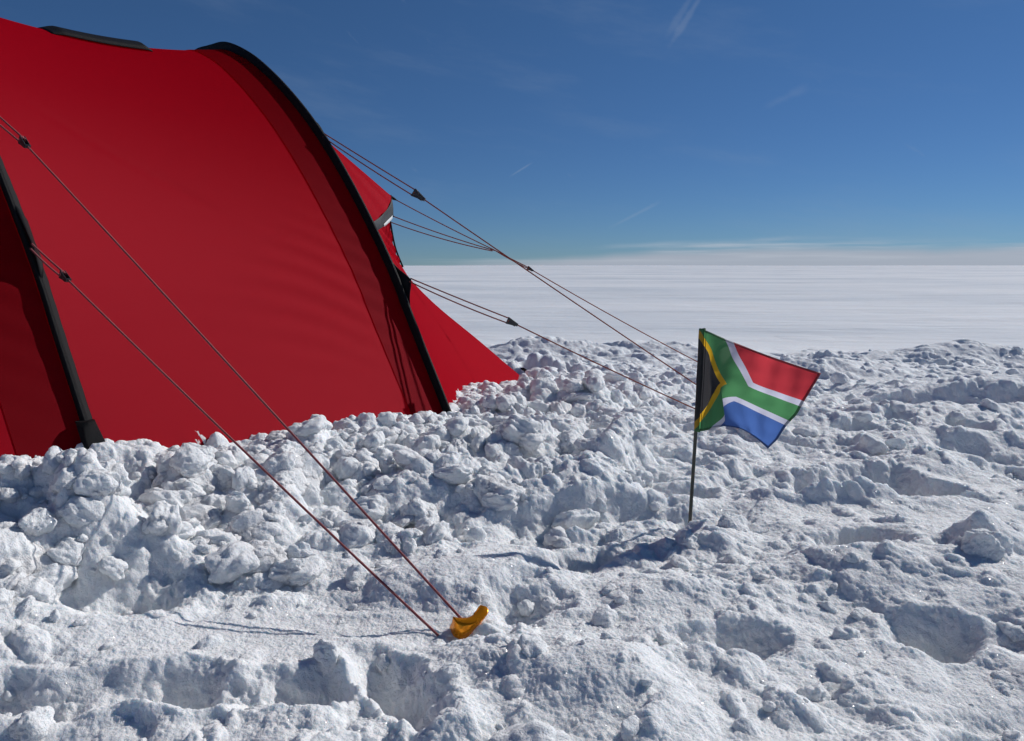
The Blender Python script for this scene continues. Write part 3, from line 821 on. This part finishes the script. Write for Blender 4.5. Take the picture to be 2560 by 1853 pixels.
# guy attachments on the sleeves --------------------------------
def tab(path_a, path_b, name='guy_tab', m=BLACK_FAB, th=0.002):
    """a fabric triangle: wide edge on the sleeve (path_a), narrow end path_b"""
    a = np.array(path_a); b = np.array(path_b)
    rows = []
    for k in range(12):
        t = k / 11
        P = a * (1 - t) + b[None] * t
        mid = np.sin(np.linspace(0, PI, len(a)))
        P = P + (b - a.mean(0))[None] * (-0.10 * mid[:, None] * t * (1 - t) * 4) * 0
        rows.append(P * 1.0)
    rows = np.array(rows)
    n_ = np.cross(a[-1] - a[0], b - a[0]); n_ /= np.linalg.norm(n_)
    q = np.linspace(0, PI, rows.shape[1])[None, :, None]; tt = np.linspace(0, 1, 12)[:, None, None]
    rows = rows + n_ * 0.018 * np.sin(q) * (1 - tt) + n_ * 0.004 * np.sin(q * 3) * (1 - tt)
    # concave free edges
    cmean = rows.mean(axis=1, keepdims=True)
    rows = cmean + (rows - cmean) * (1 - 0.25 * np.sin(PI * tt))
    return sheet(name, rows, m, tent, thick=th)

def cord_path(a, b, sag=0.0, n=60):
    a = np.array(a, float); b = np.array(b, float); t = np.linspace(0, 1, n)[:, None]
    P = a * (1 - t) + b * t; P[:, 2] -= (sag * 4 * t * (1 - t))[:, 0]
    return P
def tensioner(c, d, parent, size=0.030, up=(0, 0, 1)):
    """black triangular line tensioner centred at c, along direction d"""
    d = Vector(d).normalized(); u = Vector(up); s = d.cross(u).normalized(); u = s.cross(d)
    bm = bmesh.new(); c = Vector(c)
    hl = size / 2
    # two side cheeks joined by bars: a frame tapering towards the ground side
    for sg in (-1, 1):
        for k in range(8):
            t0 = k / 8; t1 = (k + 1) / 8
            w0 = 0.32 * size * (0.35 + 0.65 * (1 - t0)); w1 = 0.32 * size * (0.35 + 0.65 * (1 - t1))
            a = c + d * (-hl + size * t0); b = c + d * (-hl + size * t1)
            off_ = s * sg * 0.16 * size
            vs = []
            for (pp, ww) in ((a, w0), (b, w1)):
                for sh in (-1, 1):
                    for q in (-.5, .5): vs.append(bm.verts.new(pp + off_ + u * sh * ww + s * q * 0.05 * size))
            for f in ((0, 1, 3, 2), (4, 6, 7, 5), (0, 4, 5, 1), (2, 3, 7, 6), (0, 2, 6, 4), (1, 5, 7, 3)): bm.faces.new([vs[i] for i in f])
    box_bm(bm, c + d * hl * 0.92, (d, s, u), (0.06 * size, 0.19 * size, 0.13 * size))
    box_bm(bm, c - d * hl * 0.86 + u * 0.10 * size, (d, s, u), (0.07 * size, 0.19 * size, 0.10 * size))
    box_bm(bm, c - d * hl * 0.1 - u * 0.17 * size, (d, s, u), (0.40 * size, 0.19 * size, 0.035 * size))
    me = bpy.data.meshes.new('tensioner'); bmesh.ops.recalc_face_normals(bm, faces=bm.faces); bm.to_mesh(me); bm.free()
    o = obj('tensioner', me, PLASTIC, parent, smooth=False)
    bv = o.modifiers.new('bevel', 'BEVEL'); bv.width = 0.0006; bv.segments = 2
    # short knot of cord wound through it
    th = np.linspace(0, 2.6 * PI, 30)
    P = np.array([list(c - d * (hl * 0.75 - 0.004 * math.sin(x * .5)) + s * 0.15 * size * math.cos(x) + u * 0.24 * size * math.sin(x)) for x in th])
    return o, P
def joined_tube(name, paths, r, m, parent, n=10):
    parts = [tube(name, p, r, m, None, n=n) for p in paths]
    base = parts[0].data
    bm = bmesh.new()
    for o in parts: bm.from_mesh(o.data)
    bm.to_mesh(base); bm.free()
    for o in parts[1:]:
        md = o.data; bpy.data.objects.remove(o); bpy.data.meshes.remove(md)
    o = parts[0]; o.parent = parent; o.matrix_parent_inverse = parent.matrix_world.inverted()
    for p in base.polygons: p.use_smooth = True
    return o
def guy(label, attach, split, ground, r, m, size, sag=0.004, spread=0.012, group='guy lines holding the red tent'):
    """attach: two points at the tab; split: where the tensioner sits; ground: buried end"""
    e = empty('guy_line', [float(v) for v in ground])
    tag(e, label, 'guy line', group)
    sp_ = np.array(split, float); g_ = np.array(ground, float)
    d = g_ - sp_; d /= np.linalg.norm(d)
    at = np.array(attach, float); up = np.array([0, 0, 1.0]); sd_ = np.cross(d, up); sd_ /= np.linalg.norm(sd_); uu = np.cross(sd_, d)
    p1 = sp_ - d * size * .4 + uu * size * .22; p2 = sp_ - d * size * .45 - uu * size * .22
    o, knot = tensioner(sp_, d, e, size)
    o2 = joined_tube('cord', [cord_path(at[0], p1, sag * .2, 40), cord_path(at[1], p2, sag * .8, 40), knot,
                              cord_path(sp_ + d * size * .35, g_, sag, 90)], r, m, e)
    return e
# ---- guy lines and their tabs
def sleeve_pts(f, s0, s1, n=9, outw=0.008):
    ss = np.linspace(s0, s1, n)
    zz = np.interp(ss, ARCH[:, 0], ARCH[:, 1])
    P = np.stack([f[0] + AD[0] * ss, f[1] + AD[1] * ss, zz], -1)
    c = np.array([f[0] + AD[0] * 1.15, f[1] + AD[1] * 1.15, 0.35])
    d = P - c; d /= np.linalg.norm(d, axis=1)[:, None]
    return P + d * outw
A_LOW = np.array([-1.072, 1.737, 0.595]); A_UP = np.array([-1.345, 1.915, 1.005])
B_UP = np.array([-0.641, 2.700, 0.992]); B_LOW = np.array([-0.333, 2.520, 0.506])
tab(sleeve_pts(fA, 0.215, 0.325), A_LOW + [0.002, 0, 0])
tab(sleeve_pts(fA, 0.50, 0.60), A_UP)
tab(sleeve_pts(fB, 0.50, 0.61), B_UP)
tab(sleeve_pts(fB, 0.150, 0.265), B_LOW + [0.004, 0, 0])
TT1 = np.array([-0.539, 3.600, 0.854]); TT2 = np.array([-0.551, 3.585, 0.778]); TT3 = np.array([-0.582, 3.700, 0.758])

PEG_TOP = np.array([-0.066, 1.120, 0.006])
guy('lower braided guy line in front, ending in snow just left of the yellow stake',
    [A_LOW + [0, 0, 0.004], A_LOW + [-0.004, 0, -0.006]], (-0.961, 1.664, 0.526), (-0.112, 1.108, -0.010), 0.0021, CORD, 0.030, sag=0.004)
guy('upper braided guy line in front, ending behind the lip of the yellow stake',
    [A_UP + [0, 0, 0.004], A_UP + [-0.010, 0, -0.018]], (-1.102, 1.790, 0.825), (-0.072, 1.128, 0.000), 0.0021, CORD, 0.032, sag=-0.002)
guy('long dark red guy line from high on the arched sleeve to behind the flag',
    [B_UP + [0.002, 0, 0.004], B_UP + [-0.004, 0, -0.006]], (-0.317, 2.671, 0.786), (0.899, 2.560, -0.03), 0.0022, CORD_FAR, 0.046, sag=0.004)
guy('dark red guy line from the low black tab, crossing rubble behind the flag',
    [B_LOW + [0.002, 0, 0.004], B_LOW + [-0.002, 0, -0.006]], (0.001, 2.514, 0.366), (0.879, 2.500, -0.04), 0.0022, CORD_FAR, 0.038, sag=0.006)
def tail_guy():
    g_ = np.array([1.137, 3.500, -0.03]); tens = np.array([0.085, 3.560, 0.535]); jn = np.array([-0.080, 3.573, 0.622])
    e = empty('guy_line', [float(v) for v in g_])
    tag(e, 'thin orange guy line forking into three strands at the tent tail hood', 'guy line', 'guy lines holding the red tent')
    d = g_ - tens; d /= np.linalg.norm(d)
    o, knot = tensioner(tens, d, e, 0.030)
    joined_tube('cord', [cord_path(TT1, jn, 0.004), cord_path(TT2, jn - [0, 0, .002], 0.006), cord_path(TT3, jn - [0.01, 0, .004], 0.010),
                         cord_path(jn, tens - d * .012 + [0, 0, .003], 0.001), cord_path(jn, tens - d * .012 - [0, 0, .003], 0.003), knot,
                         cord_path(tens + d * .012, g_, 0.012)], 0.0023, CORD_FAR, e, n=8)
    for p in (TT1, TT2):
        dd_ = jn - p; dd_ /= np.linalg.norm(dd_)
        tube('guy_loop', cord_path(p - dd_ * 0.035, p + dd_ * 0.012, 0, 8), np.array([.004, .006, .007, .0075, .007, .006, .004, .002]), BLACK_FAB, tent, n=8)
tail_guy()

# foot cover at the bottom of the near sleeve: folded black fabric with a pointed end
def foot_cover():
    c = np.array([fA[0], fA[1], 0.0]); ax_ = np.array([AX[0], AX[1], 0.0]); outv = np.array([AX[1], -AX[0], 0.0])
    bm = bmesh.new()
    def P(a, b, z_): return bm.verts.new(Vector(c + ax_ * a + outv * b + np.array([0, 0, z_])))
    s0 = np.interp(0.215, ARCH[:, 1], ARCH[:, 0])
    lev = [(0.215, -0.020, 0.018, s0), (0.17, -0.022, 0.024, 0.040), (0.13, -0.020, 0.032, 0.020), (0.095, -0.004, 0.038, 0.004), (0.06, 0.018, 0.042, -0.006), (0.03, .03, .042, -.015)]
    rings = []
    for (z_, a0, a1, s_) in lev:
        o = AD * s_
        ring = []
        m_ = (a0 + a1) / 2; hw = (a1 - a0) / 2
        for k in range(16):
            th = 2 * PI * k / 16
            ca = np.sign(math.cos(th)) * abs(math.cos(th)) ** .7; sa = math.sin(th)
            p = c + ax_ * (m_ + hw * ca) + outv * (0.010 + 0.014 * sa + 0.004 * math.sin(3 * th + z_ * 40))
            ring.append(bm.verts.new(Vector((p[0] + o[0], p[1] + o[1], z_))))
        rings.append(ring)
    for a, b in zip(rings, rings[1:]):
        for k in range(16): bm.faces.new([a[k], a[(k + 1) % 16], b[(k + 1) % 16], b[k]])
    bm.faces.new(rings[0]); bm.faces.new(rings[-1][::-1])
    me = bpy.data.meshes.new('foot_cover'); bm.to_mesh(me); bm.free()
    me.uv_layers.new(name='UVMap')
    o = obj('foot_cover', me, BLACK_FAB, tent); sb = o.modifiers.new('sub', 'SUBSURF'); sb.levels = sb.render_levels = 2
foot_cover()
# crinkled edging ribbon beside the near sleeve
ss = np.linspace(0.05, 0.60, 60)
zz = np.interp(ss, ARCH[:, 0], ARCH[:, 1])
base = np.stack([fA[0] + AD[0] * ss, fA[1] + AD[1] * ss, zz], -1)
ax3 = np.array([AX[0], AX[1], 0]); ov = np.array([AX[1], -AX[0], 0])
w = np.linspace(0, 1, 5)[:, None, None]
rib = base[None] + ax3 * (0.003 + 0.014 * w) + ov * (0.010 - 0.008 * w + 0.0016 * np.sin(ss * 210)[None, :, None] * w)
sheet('sleeve_edging', rib, BLACK_FAB, tent, thick=0.001)
# ventilation cover lying along the roof
VU0, VU1, VQ = 0.40, 0.70, 0.479
us = np.linspace(VU0, VU1, 40)
cover = []
for k, dq in enumerate(np.linspace(-0.022, 0.022, 9)):
    prof_l = 0.016 * (1 - (abs(dq) / 0.024) ** 4) + 0.001
    cover.append([roof_pt(u, VQ + dq, prof_l * min(1, 8 * (u - VU0) / (VU1 - VU0) + .05, 14 * (VU1 - u) / (VU1 - VU0) + .3)) for u in us])
sheet('vent_cover', np.array(cover), BLACK_FAB, tent, thick=0.003)
# corner tab at the tail end
tube('corner_tab', catmull([tC_ for tC_ in (np.array([0.060, 4.26, -0.02]), np.array([0.085, 4.30, -0.045]), np.array([0.10, 4.32, -0.09]))], 8), 0.016, BLACK_FAB, tent, rv=0.006, n=10)

# ---------------------------------------------------------------- yellow snow stake
def stake():
    K = 0.000105
    top = np.array([-0.090, 1.118, 0.016])                 # left corner of the lip
    Xd = np.array([1.0, 0.05, 0.0]); Dd = np.array([0.0, 0.90, 0.43]) / 0.78   # across, and along the slanted lip
    def q(px, py, lift=0.0): return top + Xd * (px - 840) * K + Dd * (820 - py) * K + np.array([0, -0.43, 0.90]) * lift
    outer = catmull([q(*p) for p in ((840, 820), (900, 880), (1000, 914), (1120, 908), (1230, 872), (1318, 820), (1345, 760), (1322, 700), (1240, 666))], 60)
    inner = catmull([q(*p) for p in ((842, 818), (915, 830), (1030, 832), (1110, 805), (1168, 752), (1192, 712), (1207, 690), (1222, 676), (1236, 664))], 60)
    t = np.linspace(0, 1, 14)[:, None, None]
    nrm = np.array([0, -0.43, 0.90])
    lip = outer[None] * (1 - t) + inner[None] * t
    wid = np.linalg.norm(outer - inner, axis=1)[None, :, None]
    lip = lip + nrm * wid * 0.10 * np.sin(PI * t) - nrm * 0.002 * t
    # shaft: a channel bulging towards the camera, leaning to the right, mostly under the snow
    k = 30; e_ = catmull(outer[:36], k)
    dn = np.array([-0.30, 0.45, -0.84]); s_ = np.linspace(0, 0.16, 40)
    sh = []
    for d_ in s_:
        w = min(1, d_ / 0.012)
        c = e_.mean(0)
        row = c + (e_ - c) * (1 - 0.08 * w) + dn * d_
        row = row + np.array([-0.1, -1, -.2]) * (0.009 * w * np.sin(np.linspace(0, PI, k)))[:, None]
        row[:, 2] += (1 - w) * 0
        sh.append(row)
    sh = np.array(sh)
    iw = inner[26:60]
    tt_ = np.linspace(0, 1, 8)[:, None, None]
    wall = iw[None] + (Xd * (-50 * K) + Dd * (-35 * K))[None, None] * tt_ - nrm * 0.012 * tt_
    V = np.concatenate([lip.reshape(-1, 3), sh.reshape(-1, 3), wall.reshape(-1, 3)])
    F = np.concatenate([grid_faces(14, 60), grid_faces(40, k) + 14 * 60, grid_faces(8, 34) + 14 * 60 + 40 * k])
    me = big_mesh('snow_stake', V, F)
    o = obj('snow_stake', me, YELLOW)
    s2 = o.modifiers.new('thickness', 'SOLIDIFY'); s2.thickness = 0.0018; s2.offset = 0
    tag(o, 'yellow curved metal snow stake driven in at the foot of the near guy lines', 'snow stake')
stake()

# ---------------------------------------------------------------- small flag on a stick
FLAGZ = float(height(np.array([0.386]), np.array([1.609]))[0])
fl = empty('hand_flag', (0.386, 1.609, 0.0))
tag(fl, 'small South African flag on a thin black stick planted in the snow', 'flag')
def fp3(px, py, dep):
    """picture-plane landmark measured off the cloth -> point in the flag's own upright plane, dep metres behind it"""
    p_ = math.atan((665 - 926.5) / 1920.0); c_, s_ = math.cos(p_), math.sin(p_)
    Xr = (px - 1280) / 1920.0; Zr = -(py - 926.5) / 1920.0
    yy = c_ - Zr * s_; zz_ = s_ + Zr * c_
    k = (1.609 + dep) / yy
    return (Xr * k, 1.609 + dep, 0.55 + zz_ * k)
FV = [0, 0.333, 0.5, 0.667, 0.85, 1.0]
FU = [-0.15, -0.03, 0.2, 0.4, 0.6, 0.8, 1.15, 1.5]
FP = [
 [(1750, 822, 0), (1766, 827, -.004), (1814, 848, .004), (1850, 862, .010), (1888, 877, .006), (1926, 891, 0), (1990, 913, .006), (2052, 933, .010)],
 [(1745, 905, 0), (1762, 908, -.004), (1778, 908, -.012), (1803, 918, -.010), (1842, 934, .002), (1883, 957, .006), (1947, 981, .004), (2010, 1003, .000)],
 [(1742, 950, 0), (1760, 953, -.004), (1775, 953, -.016), (1795, 957, -.012), (1822, 962, .002), (1861, 982, .010), (1926, 1010, .008), (1991, 1037, .004)],
 [(1739, 992, 0), (1757, 993, -.004), (1780, 990, -.018), (1804, 987, -.012), (1799, 992, .010), (1835, 1003, .016), (1899, 1033, .012), (1965, 1064, .006)],
 [(1736, 1040, 0), (1755, 1038, -.004), (1784, 1037, -.020), (1811, 1036, -.014), (1803, 1042, .010), (1840, 1050, .020), (1890, 1072, .016), (1942, 1096, .010)],
 [(1733, 1078, 0), (1752, 1078, -.004), (1776, 1073, -.018), (1812, 1064, -.010), (1808, 1065, .008), (1846, 1071, .020), (1886, 1093, .020), (1919, 1121, .014)],
]
G = np.array([[fp3(q[0], q[1], q[2] * 1.7) for q in row] for row in FP])
G[:, 0, 0] -= 0.0005
def interp_axis(G, src, dst):
    """monotone-ish cubic (Hermite) along axis 0 at parameters dst"""
    src = np.asarray(src, float); m_ = np.gradient(G, src, axis=0)
    i = np.clip(np.searchsorted(src, dst, side='right') - 1, 0, len(src) - 2)
    h_ = (src[i + 1] - src[i]); t = (dst - src[i]) / h_
    sh = (-1,) + (1,) * (G.ndim - 1); t = t.reshape(sh); h_ = h_.reshape(sh)
    return ((2 * t ** 3 - 3 * t ** 2 + 1) * G[i] + (t ** 3 - 2 * t ** 2 + t) * h_ * m_[i] + (-2 * t ** 3 + 3 * t ** 2) * G[i + 1] + (t ** 3 - t ** 2) * h_ * m_[i + 1])
uu = np.linspace(-0.06, 1.5, 150); vv = np.linspace(0, 1, 90)
G1 = interp_axis(G, FV, vv)
G2 = interp_axis(np.swapaxes(G1, 0, 1), FU, uu); G2 = np.swapaxes(G2, 0, 1)
UU, VV_ = np.meshgrid(uu, vv)
env = np.clip((UU - 0.1) / 0.5, 0, 1)
G2[..., 1] += env * (0.0014 * np.sin(UU * 13 + VV_ * 5) + 0.0016 * np.sin(UU * 21 - VV_ * 9) + 0.0005 * np.sin(VV_ * 31 + UU * 6)) + 0.0010 * np.array(fbm(UU * 4, VV_ * 4, 77, 3))

def flag_material(name, shade=1.0, tf=0.62):
    m, t, b = new_mat(name)
    tc = N(t, 'ShaderNodeTexCoord'); s = N(t, 'ShaderNodeSeparateXYZ'); lk(t, tc.outputs['UV'], s.inputs[0])
    def M(op, a, c=None):
        n = N(t, 'ShaderNodeMath', operation=op)
        for i, v in enumerate((a, c)):
            if v is None: continue
            if isinstance(v, (int, float)): n.inputs[i].default_value = v
            else: lk(t, v, n.inputs[i])
        return n.outputs[0]
    u, v = s.outputs[0], s.outputs[1]
    def mix(f, a, c):
        n = N(t, 'ShaderNodeMix', data_type='RGBA'); lk(t, f, n.inputs[0])
        for i, q in ((6, a), (7, c)):
            if isinstance(q, tuple): n.inputs[i].default_value = (*q, 1)
            else: lk(t, q, n.inputs[i])
        return n.outputs[2]
    red = (0.60, 0.05, 0.065); blue = (0.07, 0.15, 0.42); green = (0.085, 0.28, 0.11)
    white = (0.66, 0.66, 0.78); yel = (0.68, 0.40, 0.025); blk = (0.04, 0.04, 0.045)
    vc = M('ABSOLUTE', M('SUBTRACT', v, 0.5))               # 0 centre .. .5 edge
    e = M('SUBTRACT', 0.5, vc)                                # distance from top or bottom edge
    k = M('SUBTRACT', M('MULTIPLY', u, 0.6667), e)           # >0 fly side of the arm line, <0 hoist side
    base_ = mix(M('GREATER_THAN', v, 0.5), red, blue)
    # pall: horizontal band or diagonal arms
    inarm_w = M('LESS_THAN', k, 0.2003); inarm_g = M('LESS_THAN', k, 0.120)
    band_w = M('LESS_THAN', vc, 0.1667); band_g = M('LESS_THAN', vc, 0.1)
    col = mix(M('MAXIMUM', inarm_w, band_w), base_, white)
    col = mix(M('MAXIMUM', inarm_g, band_g), col, green)
    col = mix(M('LESS_THAN', k, -0.120), col, yel)
    col = mix(M('LESS_THAN', k, -0.2003), col, blk)
    if shade < 1:      # hem and sleeve colour darkened for the backlight that doubled cloth blocks
        dk = N(t, 'ShaderNodeMix', data_type='RGBA', blend_type='MULTIPLY'); dk.inputs[0].default_value = 1
        lk(t, col, dk.inputs[6]); dk.inputs[7].default_value = (shade, shade, shade, 1); col = dk.outputs[2]
    lk(t, col, b.inputs['Base Color'])
    b.inputs['Roughness'].default_value = 0.6; b.inputs['Specular IOR Level'].default_value = 0.3
    w = N(t, 'ShaderNodeTexWave', bands_direction='DIAGONAL'); w.inputs['Scale'].default_value = 60
    lk(t, tc.outputs['UV'], w.inputs['Vector'])
    bp = N(t, 'ShaderNodeBump'); bp.inputs['Distance'].default_value = 0.0003; lk(t, w.outputs['Fac'], bp.inputs['Height'])
    lk(t, bp.outputs[0], b.inputs['Normal'])
    tr = N(t, 'ShaderNodeBsdfTranslucent'); lk(t, col, tr.inputs[0])
    ms = N(t, 'ShaderNodeMixShader'); ms.inputs[0].default_value = tf
    lk(t, b.outputs[0], ms.inputs[1]); lk(t, tr.outputs[0], ms.inputs[2])
    lk(t, ms.outputs[0], t.nodes['Material Output'].inputs[0])
    return m
FLAG = flag_material('flag_cloth'); FLAGH = flag_material('flag_hem', shade=0.5, tf=0.03)
cl = sheet('flag_cloth', G2, FLAG, fl, uv=np.stack([UU, VV_], -1))
# hems: folded second layer, 2 mm in front and slightly proud of the edge
def hem(P, uvs, nm='hem'):
    sheet(nm, P, FLAGH, fl, thick=0.0012, uv=uvs)
w = np.linspace(0, 1, 5)
def strip(vsel, usel):
    return G2[vsel][:, usel]
uvG = np.stack([UU, VV_], -1)
fr = np.array([0, -0.0012, 0])
hem(G2[:3] + fr, uvG[:3]); hem(G2[-3:] + fr, uvG[-3:]); hem(G2[:, -4:] + fr * 1.4, uvG[:, -4:])
tube('seam', G2[1:-1, 2] + fr * 2.0, 0.0006, BLACK_FAB, fl, n=6)
# sleeve of cloth round the stick
top_ = np.array(fp3(1756, 822, 0)); bot_ = np.array(fp3(1743, 1079, 0)); stick0 = np.array([0.384, 1.609, FLAGZ - 0.06])
ns = 60; th = np.linspace(0, 2 * PI, 40)
tv = np.linspace(0, 1, ns)[:, None]
axis_ = np.array([np.interp(vv, vv, G2[:, 0, k]) for k in range(3)]).T
rowsP = []; rowsU = []
for k in range(ns):
    v = k / (ns - 1)
    e_ = np.array([np.interp(v, vv, G2[:, 0, q]) for q in range(3)])      # seam
    c_ = top_ * (1 - v) + bot_ * v
    wdt = (e_[0] - c_[0])
    rx = 0.0068 + 0.0003 * math.sin(v * 17); 
    cx_ = c_[0]
    ring = np.stack([cx_ + np.cos(th) * rx + 0 * th, c_[1] + np.sin(th) * 0.0042 - 0.0, np.full_like(th, c_[2]) + 0.0010 * np.sin(th * 2)], -1)
    rowsP.append(ring); rowsU.append(np.stack([-0.03 - 0.12 * (np.abs(th / PI - 0.0) if False else np.abs(np.cos(th / 2))) * 0 - 0.13 * (1 - np.cos(th)) / 2, np.full_like(th, v)], -1))
sheet('flag_sleeve', np.array(rowsP), FLAGH, fl, thick=0.0008, uv=np.array(rowsU))
sd2 = (top_ - stick0); 
tube('flag_stick', cord_path(stick0, stick0 + (top_ - stick0) * 0.99, 0, 30), 0.0038, STICK, fl, n=14)

bpy.context.view_layer.update()
